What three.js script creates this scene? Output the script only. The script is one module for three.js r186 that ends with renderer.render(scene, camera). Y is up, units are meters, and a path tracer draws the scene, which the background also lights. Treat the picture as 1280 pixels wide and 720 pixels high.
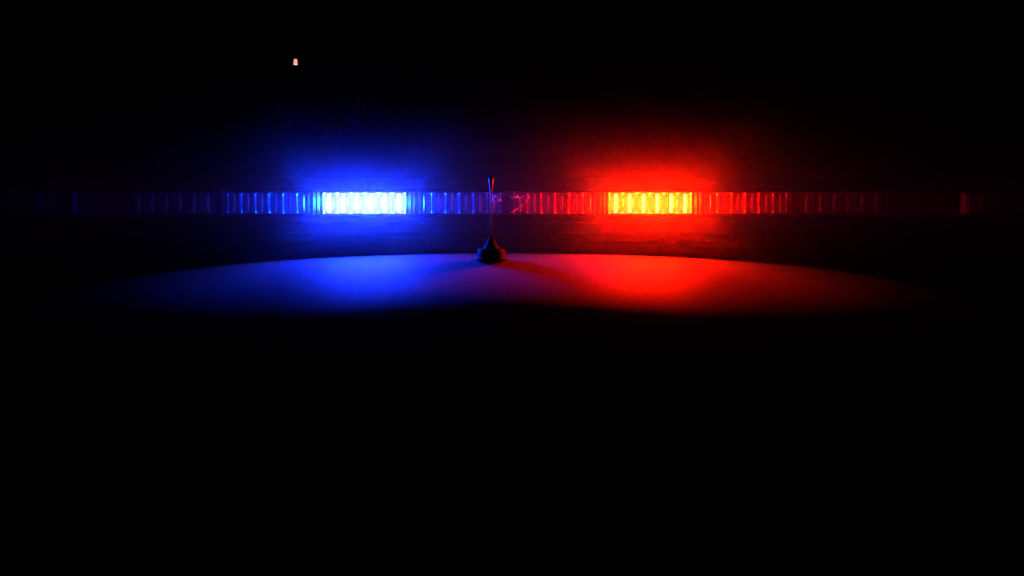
import * as THREE from 'three';
import { RoundedBoxGeometry } from 'three/addons/geometries/RoundedBoxGeometry.js';
import { mergeGeometries } from 'three/addons/utils/BufferGeometryUtils.js';

// ---------------------------------------------------------------- camera, night, exposure
// Metres, y up. x = 0 is the middle of the light bar, z = 0 its front lens, y = 0 the crown of the car roof under it.
const scene = new THREE.Scene();
scene.background = new THREE.Color(0, 0, 0);
const camera = new THREE.PerspectiveCamera(20.41, 16 / 9, 0.02, 400);
camera.position.set(0.006, 0.122, 2.0);
camera.rotation.set(-Math.atan(167 / 2000), 0, 0);
const renderer = new THREE.WebGLRenderer({ antialias: true });
renderer.toneMapping = THREE.LinearToneMapping;
renderer.toneMappingExposure = 1;
renderer.shadowMap.enabled = true;
scene.fog = new THREE.FogExp2(new THREE.Color(1, 1, 1), 0.001);   // added trace of haze that smooths the glow round the lamps

const BLUE = new THREE.Color().setRGB(0.0002, 0.018, 1), RED = new THREE.Color().setRGB(1, 0.0008, 0.00001);
const BEAM_CD = 0.17, SPILL_CD = 0.036, SIDE_FILL_CD = 45;   // candela of one LED, six per lit module: its forward beam, what it throws all round; last, an added side fill

// ---------------------------------------------------------------- helpers
let seed = 20240611;
const rnd = () => { seed = (seed * 1664525 + 1013904223) >>> 0; return seed / 4294967296; };
const rr = (a, b) => a + (b - a) * rnd();
const lin = (r, g, b) => new THREE.Color().setRGB(r, g, b);
const std = (c, roughness, metalness = 0, more = {}) => new THREE.MeshPhysicalMaterial({ color: c, roughness, metalness, ...more });
const used = new Map();
function numbered(name) {
  const n = used.get(name) ?? 0; used.set(name, n + 1);
  return n ? `${name}_${String(n).padStart(3, '0')}` : name;
}
function part(name, geometry, material, parent) {
  const m = new THREE.Mesh(geometry, material); m.name = name; m.castShadow = m.receiveShadow = true;
  parent.add(m); return m;
}
function thing(name, label, category, [x, y, z] = [0, 0, 0]) {
  const o = new THREE.Group(); o.name = numbered(name); o.position.set(x, y, z);
  o.userData = { label, category }; scene.add(o); return o;
}
function box(x0, x1, y0, y1, z0, z1, r = 0) {
  const g = r ? new RoundedBoxGeometry(x1 - x0, y1 - y0, z1 - z0, 3, r) : new THREE.BoxGeometry(x1 - x0, y1 - y0, z1 - z0);
  return g.translate((x0 + x1) / 2, (y0 + y1) / 2, (z0 + z1) / 2);
}
// a profile of [z, y] points drawn along x
function along(profile, x0, x1, bevel = 0) {
  const s = new THREE.Shape(profile.map(([z, y]) => new THREE.Vector2(z, y)));
  const g = new THREE.ExtrudeGeometry(s, { depth: x1 - x0 - 2 * bevel, bevelEnabled: bevel > 0, bevelSize: bevel, bevelThickness: bevel, bevelOffset: -bevel, bevelSegments: 2, curveSegments: 6 });
  return g.translate(0, 0, bevel).applyMatrix4(new THREE.Matrix4().makeBasis(new THREE.Vector3(0, 0, 1), new THREE.Vector3(0, 1, 0), new THREE.Vector3(1, 0, 0))).translate(x0, 0, 0);
}
function sheet(nu, nv, f) {   // f(u, v) -> [x, y, z], u and v from 0 to 1
  const g = new THREE.PlaneGeometry(1, 1, nu, nv), p = g.attributes.position, uv = g.attributes.uv;
  for (let i = 0; i < p.count; i++) { const q = f(uv.getX(i), uv.getY(i)); p.setXYZ(i, ...q); }
  g.computeVertexNormals(); return g;
}
function noiseTexture(n, f, repeat = 1, srgb = false) {
  const d = new Uint8Array(n * n * 4);
  for (let y = 0; y < n; y++) for (let x = 0; x < n; x++) {
    const v = f(x, y), k = (y * n + x) * 4; d[k] = d[k + 1] = d[k + 2] = Math.max(0, Math.min(255, v * 255)); d[k + 3] = 255;
  }
  const t = new THREE.DataTexture(d, n, n); t.wrapS = t.wrapT = THREE.RepeatWrapping; t.magFilter = THREE.LinearFilter; t.repeat.set(repeat, repeat);
  if (srgb) t.colorSpace = THREE.SRGBColorSpace; t.needsUpdate = true; return t;
}
// tiling value noise
function valueNoise(n, cells) {
  const g = Array.from({ length: cells * cells }, rnd), s = (t) => t * t * (3 - 2 * t);
  return (x, y) => {
    const fx = x / n * cells, fy = y / n * cells, i = Math.floor(fx), j = Math.floor(fy), a = s(fx - i), b = s(fy - j);
    const at = (p, q) => g[(q % cells) * cells + (p % cells)];
    return (at(i, j) * (1 - a) + at(i + 1, j) * a) * (1 - b) + (at(i, j + 1) * (1 - a) + at(i + 1, j + 1) * a) * b;
  };
}

// ---------------------------------------------------------------- ground
{
  const n = 256, a = valueNoise(n, 64), b = valueNoise(n, 8);
  const bump = noiseTexture(n, (x, y) => 0.6 * a(x, y) + 0.4 * rnd(), 60), tone = noiseTexture(n, (x, y) => 0.20 + 0.05 * b(x, y) + 0.05 * rnd(), 60, true);
  const g = new THREE.PlaneGeometry(160, 160).rotateX(-Math.PI / 2).translate(0, -1.46, -20);
  const m = new THREE.Mesh(g, std(lin(1, 1, 1), 0.9, 0, { map: tone, bumpMap: bump, bumpScale: 0.004 }));
  m.name = 'ground'; m.receiveShadow = true; m.userData = { kind: 'structure', label: 'dark asphalt ground at night under the car', category: 'ground' }; scene.add(m);
}

// ---------------------------------------------------------------- car
const CAMBER = 0.1, CROWN = 0.05;
const rearBend = (t) => t < 0.26 ? 1.05 * t * t : 0.07098 + 0.546 * (t - 0.26);   // the roof turns down towards the rear glass
const roofY = (x, z) => -CAMBER * x * x - 0.13 * x ** 4 - CROWN * (z + 0.04) ** 2 - rearBend(Math.max(0, z - 0.045 + 0.3 * x * x));
{
  const car = thing('patrol_car', 'car with smooth dark painted roof carrying the light bar and antenna', 'car');
  const n = 512, fine = valueNoise(n, 170), mid = valueNoise(n, 40), big = valueNoise(n, 6);
  const tone = noiseTexture(n, (x, y) => 0.39 + 0.03 * (big(x, y) - 0.5) + 0.03 * (mid(x, y) - 0.5) + 0.03 * (fine(x, y) - 0.5), 2, true);
  const peel = noiseTexture(n, (x, y) => 0.75 * fine(x, y) + 0.25 * mid(x, y), 3);
  const roofPaint = std(lin(1, 1, 1), 0.62, 0, { map: tone, bumpMap: peel, bumpScale: 0.00001, specularIntensity: 0.3 });
  const paint = std(lin(0.02, 0.02, 0.022), 0.4), rubber = std(lin(0.015, 0.015, 0.015), 0.8), glass = std(lin(0.01, 0.01, 0.012), 0.05);
  // roof skin with thickness
  const top = sheet(60, 70, (u, v) => { const x = (u - 0.5) * 1.16, z = 0.78 - v * 1.5; return [x, roofY(x, z), z]; });
  const under = sheet(60, 70, (u, v) => { const x = (0.5 - u) * 1.16, z = 0.78 - v * 1.5; return [x, roofY(x, z) - 0.012, z]; });
  part('roof', mergeGeometries([top, under]), roofPaint, car);
  // rails beside the roof, rear and front glass, pillars, body
  for (const s of [-1, 1]) {
    const rail = sheet(10, 60, (u, v) => { const a = u * Math.PI / 2, x = s * (0.581 + 0.07 * Math.sin(a)), z = 0.78 - v * 1.5; return [x, roofY(0.581, z) - 0.07 * (1 - Math.cos(a)), z]; });
    part('roof_rail', rail, paint, car);
    part('side_window', sheet(8, 20, (u, v) => { const z = 0.78 - v * 1.5; return [s * (0.652 + 0.12 * u), roofY(0.581, z) * (1 - u) - 0.075 - 0.43 * u, z]; }), glass, car);
  }
  const rear = (x, t) => [x * (1 + 0.18 * t), roofY(x, 0.79) - 0.004 - 0.15 * t - 0.02 * t * t, 0.79 + 0.62 * t];
  part('rear_window', sheet(40, 16, (u, v) => rear((u - 0.5) * 1.14, 1 - v)), glass, car);
  part('window_seal', sheet(40, 3, (u, v) => { const x = (u - 0.5) * 1.16; return [x, roofY(x, 0.785) - 0.004 + 0.002 * Math.sin(v * Math.PI), 0.779 + 0.012 * (1 - v)]; }), rubber, car);
  part('windscreen', sheet(40, 12, (u, v) => { const x = (u - 0.5) * 1.14, t = v; return [x * (1 + 0.15 * t), roofY(x, -0.73) - 0.004 - 0.42 * t, -0.725 - 0.75 * t]; }), glass, car);
  part('boot_lid', box(-0.72, 0.72, -0.62, -0.515, 1.38, 2.32, 0.04), paint, car);
  part('body', along([[2.42, -1.22], [2.40, -0.62], [1.45, -0.52], [-1.45, -0.52], [-2.5, -0.66], [-2.55, -1.22]], -0.86, 0.86, 0.05), paint, car);
  const tyre = new THREE.TorusGeometry(0.245, 0.085, 12, 36).rotateY(Math.PI / 2), rim = new THREE.CylinderGeometry(0.2, 0.2, 0.12, 24).rotateZ(Math.PI / 2);
  for (const x of [-0.82, 0.82]) for (const z of [-1.65, 1.35]) {
    const w = part('wheel', rim, std(lin(0.3, 0.3, 0.3), 0.4, 1), car); w.position.set(x, -1.13, z);
    part('tyre', tyre, rubber, w);
  }
}

// ---------------------------------------------------------------- light bar
const Y0 = 0.047, Y1 = 0.075, PITCH = 0.1195;
const bar = thing('light_bar', 'long low police light bar lit blue on one half and red on the other', 'light bar');
{
  const plastic = std(lin(0.018, 0.018, 0.019), 0.55), dark = std(lin(0.006, 0.006, 0.006), 0.7), steel = std(lin(0.55, 0.55, 0.56), 0.32, 1);
  const chrome = std(lin(0.65, 0.65, 0.66), 0.38, 1);
  const clear = std(lin(0.95, 0.95, 0.95), 0.13, 0, { transmission: 1, ior: 1.5 });
  const acrylic = std(lin(0.92, 0.92, 0.92), 0.45, 0, { transmission: 1, ior: 1.49 });
  const white = std(lin(0.7, 0.7, 0.7), 0.5);
  const redPlastic = std(lin(0.55, 0.02, 0.02), 0.35), bluePlastic = std(lin(0.02, 0.04, 0.5), 0.35);

  // housing: base with two stepped edges, feet, top cover
  const H = 0.607;
  part('base', along([[0.001, 0.0455], [0.003, 0.044], [0.003, 0.0375], [0.0005, 0.0365], [0.0005, 0.024], [-0.004, 0.0225], [-0.006, 0.014], [-0.28, 0.014], [-0.286, 0.03], [-0.286, 0.0455]], -H, H, 0.0008), plastic, bar);
  part('back_wall', box(-H + 0.004, H - 0.004, 0.0462, 0.0756, -0.285, -0.040), dark, bar);
  part('top_cover', along([[0.0008, 0.0762], [0.0008, 0.0795], [-0.006, 0.0835], [-0.03, 0.088], [-0.14, 0.0905], [-0.25, 0.088], [-0.284, 0.081], [-0.284, 0.0762]], -H, H, 0.0008), plastic, bar);
  for (const x of [-0.46, 0.46]) for (const z of [-0.08, -0.22]) {
    const y = roofY(x, z);
    part('mounting_foot', box(x - 0.03, x + 0.03, y + 0.0005, 0.0135, z - 0.02, z + 0.02, 0.002), plastic, bar);
  }
  // screws along the front edge of the cover
  const screw = new THREE.SphereGeometry(0.0022, 12, 6, 0, Math.PI * 2, 0, Math.PI / 2).scale(1, 0.5, 1);
  for (const x of [-0.413, -0.27, -0.21, -0.075, 0.075, 0.21, 0.312, 0.318, 0.413, 0.44]) { const s = part('screw', screw, steel, bar); s.position.set(x, 0.0829, -0.0065); }

  // one reflector bowl: W wide, 28 mm high, ridges forward
  const W = 0.0172, RIDGE = -0.0095, DEEP = 0.0125;
  const bowl = sheet(14, 14, (u, v) => {
    const a = 2 * u - 1, b = 2 * v - 1;
    return [a * W / 2, Y0 + 0.0008 + v * 0.0264, RIDGE - DEEP * (1 - a * a) * (1 - Math.abs(b) ** 3.5)];
  });
  const led = new THREE.CapsuleGeometry(0.0017, 0.0195, 4, 10);
  const post = (w, y0, y1, z0, z1) => {   // upright clear rib, wider at its top
    const g = new THREE.BoxGeometry(1, 1, 1, 1, 6, 1), p = g.attributes.position;
    for (let i = 0; i < p.count; i++) {
      const t = p.getY(i) + 0.5, k = 0.45 + 0.55 * t * t;
      p.setXYZ(i, p.getX(i) * w * k, y0 + (y1 - y0) * t, p.getZ(i) > 0 ? z1 - (z1 - z0) * 0.35 * (1 - k) : z0);
    }
    g.computeVertexNormals(); return g.toNonIndexed();
  };
  const ribs = mergeGeometries([0, 1, 2, 3, 4, 5, 6].map((k) => box(-0.0508, 0.0508, Y0 + 0.0012 + k * 0.0021, Y0 + 0.0017 + k * 0.0021, -0.0074, -0.0066)));

  const modules = [];
  [-3.5, -2.5, -1.5, -0.5, 0.5, 1.5, 2.5, 3.5].forEach((k) => {
    const cx = k * PITCH, lit = Math.abs(k) === 1.5, blue = k < 0;
    const m = part('light_module', mergeGeometries([
      box(-0.0555, 0.0555, Y0 - 0.0006, Y0 + 0.0004, -0.036, -0.0062), box(-0.0555, 0.0555, Y1 - 0.0004, Y1 + 0.0006, -0.036, -0.0062), box(-0.0555, 0.0555, Y0 + 0.0006, Y1 - 0.0006, -0.038, -0.0245),
      box(-0.0555, -0.0525, Y0 + 0.0006, Y1 - 0.0006, -0.0243, -0.0095), box(0.0525, 0.0555, Y0 + 0.0006, Y1 - 0.0006, -0.0243, -0.0095),
    ]), dark, bar);
    m.position.x = cx; modules.push(m);
    m.userData.label = `${lit ? 'lit' : 'unlit'} ${blue ? 'blue' : 'red'} lamp module`;
    for (let c = 0; c < 6; c++) {
      const x = (c - 2.5) * 0.01735;
      part('reflector', bowl, chrome, m).position.x = x;
      const glow = lit ? (blue ? lin(11, 13, 16) : lin(10, 10, 0.4)) : lin(0, 0, 0);
      const l = part('led', led, lit ? std(lin(0.8, 0.8, 0.7), 0.3, 0, { emissive: glow, emissiveIntensity: 1 }) : std(lin(0.5, 0.5, 0.45), 0.3), m);
      l.position.set(x, (Y0 + Y1) / 2, -0.0046);
      if (lit) {
        const p = new THREE.PointLight(blue ? BLUE : RED, SPILL_CD); p.name = 'led_lamp'; p.castShadow = true; p.shadow.radius = 0.07; p.position.copy(l.position); m.add(p);
        const f = new THREE.SpotLight(blue ? BLUE : RED, BEAM_CD, 0, 1.33, 0.55, 2); f.name = 'led_beam'; f.castShadow = true; f.shadow.radius = 0.07; f.position.copy(l.position); m.add(f);
        f.target.position.set(x, (Y0 + Y1) / 2, 1); m.add(f.target);
        if (c === 2 || c === 3) {   // added fill spots along the bar, brighten the neighbouring unlit modules
          const s = c > 2 ? 1 : -1, e = new THREE.SpotLight(blue ? BLUE : RED, SIDE_FILL_CD, 0, 0.25, 1, 2); e.name = 'side_fill'; e.castShadow = true; e.shadow.radius = 0.07; e.position.copy(l.position); m.add(e);
          e.target.position.set(x + s, (Y0 + Y1) / 2, l.position.z - 0.18); m.add(e.target);
        }
      }
    }
    part('prism_strip', ribs, acrylic, m);
    // clear upright ribs on the lens side of the reflectors
    for (let c = 0; c < 7; c++) {
      const x = (c - 3) * 0.01735 + rr(-0.0032, 0.0032), away = Math.abs(k) === 1.5 ? 0 : (Math.sign(k) * (Math.abs(k) > 2 ? 1 : -1) * x + 0.055) / 0.11, tip = Math.abs(k) > 3 ? rr(-0.0078, -0.006) : -0.0074 + 0.0032 * away + rr(-0.0006, 0.0006);   // the ribs step forward away from the lit module
      if (Math.abs(x) > 0.0515 || (lit && Math.abs(x) > 0.03)) continue;
      part('optic_rib', post(rr(0.0006, 0.0021), Y0 + 0.001 + 0.013 * rnd() ** 2, Y1 - 0.001 - 0.004 * rnd() ** 3, -0.0094, tip), acrylic, m).position.x = x;
    }
  });

  // paired clear posts between the modules
  for (let k = -4; k <= 4; k++) {
    const cx = k * PITCH;
    if (k) {
      part('divider', box(cx - 0.0018, cx + 0.0018, Y0, Y1, -0.036, Math.abs(k) === 3 ? -0.0045 : -0.0105), dark, bar);
      for (const s of [-1, 1]) part('light_post', box(cx + s * 0.0027 - 0.0009, cx + s * 0.0027 + 0.0009, Y0 + 0.0003, Y1 - 0.0003, -0.0095, [0, -0.003, -0.003, s * k > 0 ? -0.006 : -0.0027, s * k > 0 ? -0.006 : -0.0042][Math.abs(k)]), acrylic, bar);
    } else {
      part('divider', mergeGeometries([box(-0.003, 0.0045, Y0, Y0 + 0.016, -0.036, -0.001), box(-0.003, 0.0045, Y0 + 0.016, Y1, -0.036, -0.0055)]), dark, bar);
      part('light_post', box(-0.0062, -0.0042, Y0 + 0.0003, Y1 - 0.0003, -0.0095, -0.0030), acrylic, bar);
    }
  }

  // outer lens: one clear pane per module, rounded back at the top
  const pane = (x0, x1) => sheet(1, 10, (u, v) => {
    const a = Math.max(0, (v - 0.75) / 0.25) * 0.9;
    return [x0 + (x1 - x0) * u, Y0 - 0.001 + Math.min(v, 0.75) / 0.75 * 0.026 + 0.0042 * Math.sin(a), -0.0042 * (1 - Math.cos(a))];
  });
  for (let k = -4; k < 4; k++) part('lens', pane(k * PITCH + 0.0004, (k + 1) * PITCH - 0.0004), clear, bar);

  // wiring in the middle of the bar
  const wire = (pts, r) => new THREE.TubeGeometry(new THREE.CatmullRomCurve3(pts.map((p) => new THREE.Vector3(...p))), 40, r, 8);
  part('wire', wire([[0.006, 0.0665, -0.0055], [0.010, 0.0705, -0.0025], [0.014, 0.0675, -0.0020], [0.019, 0.0695, -0.0025], [0.025, 0.0712, -0.0030], [0.026, 0.0675, -0.0025], [0.021, 0.066, -0.0030], [0.016, 0.0685, -0.0040]], 0.0009), white, bar);
  part('wire', wire([[0.0052, 0.069, -0.0055], [0.009, 0.0685, -0.0020], [0.0125, 0.0695, -0.0018], [0.0128, 0.0715, -0.0040]], 0.0012), std(lin(0.75, 0.6, 0.1), 0.5), bar);
  part('wire', wire([[-0.0005, 0.0482, -0.0018], [0.006, 0.0505, -0.0012], [0.014, 0.0552, -0.0012], [0.022, 0.0602, -0.0015], [0.025, 0.0655, -0.0025]], 0.00035), white, bar);
  part('wire', wire([[-0.007, 0.0725, -0.0040], [-0.013, 0.07, -0.0022], [-0.018, 0.0665, -0.0020], [-0.014, 0.0625, -0.0022], [-0.009, 0.066, -0.0020], [-0.0085, 0.0705, -0.0040]], 0.0007), white, bar);
  part('wire', wire([[-0.006, 0.064, -0.0040], [-0.011, 0.0665, -0.0020], [-0.016, 0.0715, -0.0020], [-0.022, 0.0725, -0.0040]], 0.0006), std(lin(0.6, 0.25, 0.6), 0.5), bar);

  // end sections: dark blank panel, then a rounded corner lamp behind its own lens
  for (const s of [-1, 1]) {
    const seg = (a, b) => (s > 0 ? [a, b] : [-b, -a]);
    part('blank_panel', box(...seg(4 * PITCH + 0.004, 0.563), Y0 - 0.0006, Y1 + 0.0006, -0.036, -0.0105, 0.001), dark, bar);
    part('lens', pane(...seg(4 * PITCH + 0.0004, 0.5655)), clear, bar);
    const corner = sheet(14, 6, (u, v) => {
      const a = u * Math.PI / 2;
      return [s * (0.566 + 0.04 * Math.sin(a)), Y0 - 0.001 + 0.0302 * v, -0.04 * (1 - Math.cos(a))];
    });
    part('lens', corner, clear, bar).userData.label = 'rounded corner lens at the end of the bar';
    const lamp = part('corner_lamp', box(...seg(0.5655, 0.604), Y0 - 0.0006, Y1 + 0.0006, -0.08, -0.042), dark, bar);
    lamp.userData.label = `unlit ${s > 0 ? 'red' : 'blue'} corner lamp`;
    // uprights inside the corner that look back along the lens
    const upright = (x0, x1, z0, z1, mat, y0 = Y0 + 0.001, y1 = Y1 - 0.001) => part('upright', sheet(1, 1, (u, v) => [s * (x0 + (x1 - x0) * u), y0 + (y1 - y0) * v, z0 + (z1 - z0) * u]), mat, lamp);
    const tint = s > 0 ? redPlastic : bluePlastic;
    if (s > 0) {
      upright(0.5675, 0.5718, -0.005, -0.0008, white); upright(0.5722, 0.577, -0.008, -0.0008, white, Y0 + 0.002, Y1 - 0.004);
      upright(0.5805, 0.5818, -0.012, -0.004, white); upright(0.5875, 0.5985, -0.026, -0.013, tint, Y0 + 0.003);
    } else {
      upright(0.5395, 0.544, -0.010, -0.004, tint); upright(0.583, 0.592, -0.026, -0.012, tint);
    }
  }
  part('end_cap', box(H + 0.0002, H + 0.006, 0.02, 0.082, -0.28, -0.042, 0.0025), plastic, bar);
  part('end_cap', box(-H - 0.006, -H - 0.0002, 0.02, 0.082, -0.28, -0.042, 0.0025), plastic, bar);
}

// ---------------------------------------------------------------- stub antenna on the roof
{
  const x = -0.0187, z = 0.1, y = roofY(x, z);
  const t = thing('antenna', 'short black stub antenna on a rubber foot on the car roof', 'antenna', [x, y, z]);
  const rubber = std(lin(0.01, 0.01, 0.01), 0.65, 0, { specularIntensity: 0.14 }), rod = std(lin(0.012, 0.012, 0.012), 0.35, 0, { specularIntensity: 0.6 });
  const foot = new THREE.LatheGeometry([[0.0001, 0.0008], [0.0172, 0.0008], [0.0184, 0.0016], [0.0186, 0.0030], [0.0176, 0.0036], [0.0175, 0.006], [0.0165, 0.0128], [0.0152, 0.0148], [0.0138, 0.0152], [0.0128, 0.0138], [0.0122, 0.0128], [0.0105, 0.0136], [0.0085, 0.0172], [0.0055, 0.0225], [0.0036, 0.0266], [0.0024, 0.0292], [0.0001, 0.0294]].map(([a, b]) => new THREE.Vector2(a, b)), 40);
  part('foot', foot, rubber, t);
  const mast = new THREE.Group(); mast.position.y = 0.029; mast.name = 'mast';
  const whip = new THREE.LatheGeometry([[0.0001, -0.004], [0.0013, -0.004], [0.0012, 0.012], [0.0015, 0.0125], [0.0015, 0.0145], [0.0011, 0.015], [0.0009, 0.044], [0.0010, 0.0515], [0.0018, 0.06], [0.0028, 0.069], [0.0030, 0.0715], [0.0022, 0.0728], [0.0001, 0.0732]].map(([a, b]) => new THREE.Vector2(a, b)), 24).rotateX(0.2).translate(0, 0.029, 0);
  part('whip', whip, rod, t);
}

// ---------------------------------------------------------------- droplets and grit on the roof
{
  const g = new THREE.SphereGeometry(1, 10, 6, 0, Math.PI * 2, 0, Math.PI / 2), N = 260;
  const m = new THREE.InstancedMesh(g, std(lin(0.95, 0.95, 0.95), 0.9, 0, { transmission: 1, ior: 1.33 }), N), M = new THREE.Matrix4();
  for (let i = 0; i < N; i++) {
    const near = rnd() < 0.3, x = near ? -0.18 + (rnd() + rnd() + rnd() - 1.5) * 0.06 : rr(-0.45, 0.45), z = near ? rr(0.07, 0.2) : rr(0.03, 0.4), r = 0.0002 + (near ? 0.0011 : 0.0006) * rnd() ** 3;
    M.makeScale(r, r * 0.55, r * rr(1, 1.3)).setPosition(x, roofY(x, z) + 0.00005, z); m.setMatrixAt(i, M);
  }
  m.name = 'dew'; m.userData = { kind: 'stuff', label: 'fine dew drops scattered over the car roof', category: 'dew' }; scene.add(m);
}

// ---------------------------------------------------------------- added droplets that imitate lens bloom round the lit lamps
{
  const N = 800000, M = new THREE.Matrix4(), gauss = () => Math.sqrt(-2 * Math.log(1 - rnd())) * Math.cos(2 * Math.PI * rnd());
  const m = new THREE.InstancedMesh(new THREE.OctahedronGeometry(1, 0), std(lin(0.95, 0.95, 0.95), 0.29, 0, { transmission: 1, ior: 1.33 }), N);
  for (let i = 0; i < N; i++) {
    let x, y, z;
    do { x = rr(-0.66, 0.66); y = 0.068 + 0.055 * gauss(); z = 0.024 + 0.022 * gauss(); } while (y < roofY(x, z) + 0.004 || (z < 0.006 && y < 0.094));
    const r = rr(0.00012, 0.00026);
    M.makeRotationY(rnd() * 3).scale(new THREE.Vector3(r, r, r)).setPosition(x, y, z); m.setMatrixAt(i, M);
  }
  m.name = 'halo_droplets'; m.userData = { kind: 'stuff', label: 'fine added droplets standing in for the lens glow round the lit lamps', category: 'halo_droplets' }; scene.add(m);
}

// ---------------------------------------------------------------- far lamp
{
  const t = thing('street_lantern', 'small warm pinkish white lantern hanging in the dark far behind the light bar', 'street lamp', [-4.02, 1.75, -28]);
  const iron = std(lin(0.01, 0.01, 0.01), 0.8), pale = std(lin(0.5, 0.5, 0.52), 0.7);
  const L = (pts, n = 20) => new THREE.LatheGeometry(pts.map(([a, b]) => new THREE.Vector2(a, b)), n);
  part('rim', L([[0.0001, 0], [0.050, 0], [0.057, 0.008], [0.053, 0.032], [0.0001, 0.036]]), pale, t);
  part('lamp_glass', L([[0.036, 0.038], [0.038, 0.046], [0.031, 0.128], [0.022, 0.138], [0.0001, 0.14]]), std(lin(0.8, 0.8, 0.8), 0.4, 0, { emissive: lin(1.0, 0.42, 0.33), emissiveIntensity: 1 }), t);
  part('cap', L([[0.0001, 0.141], [0.023, 0.141], [0.02, 0.15], [0.005, 0.158], [0.0001, 0.158]]), iron, t);
  part('hanger', new THREE.CylinderGeometry(0.005, 0.005, 2.3, 8).translate(0, 0.158 + 1.15, 0), iron, t);
  const wire = new THREE.CatmullRomCurve3([[-10, 2.9, 0], [-5, 2.62, 0], [0, 2.46, 0], [9, 2.62, 0], [18, 2.9, 0]].map((p) => new THREE.Vector3(...p)));
  part('span_wire', new THREE.TubeGeometry(wire, 40, 0.006, 6), iron, t);
  for (const x of [-10, 18]) part('pole', L([[0.0001, -3.2], [0.14, -3.2], [0.13, -2.9], [0.08, -2.8], [0.06, 3.1], [0.0001, 3.1]]).translate(x, 0, 0), iron, t);
  const p = new THREE.PointLight(lin(1, 0.85, 0.8), 0.008); p.name = 'lamp_light'; p.position.set(0, 0.09, 0); p.castShadow = true; p.shadow.radius = 0.5; t.add(p);
}

renderer.render(scene, camera);
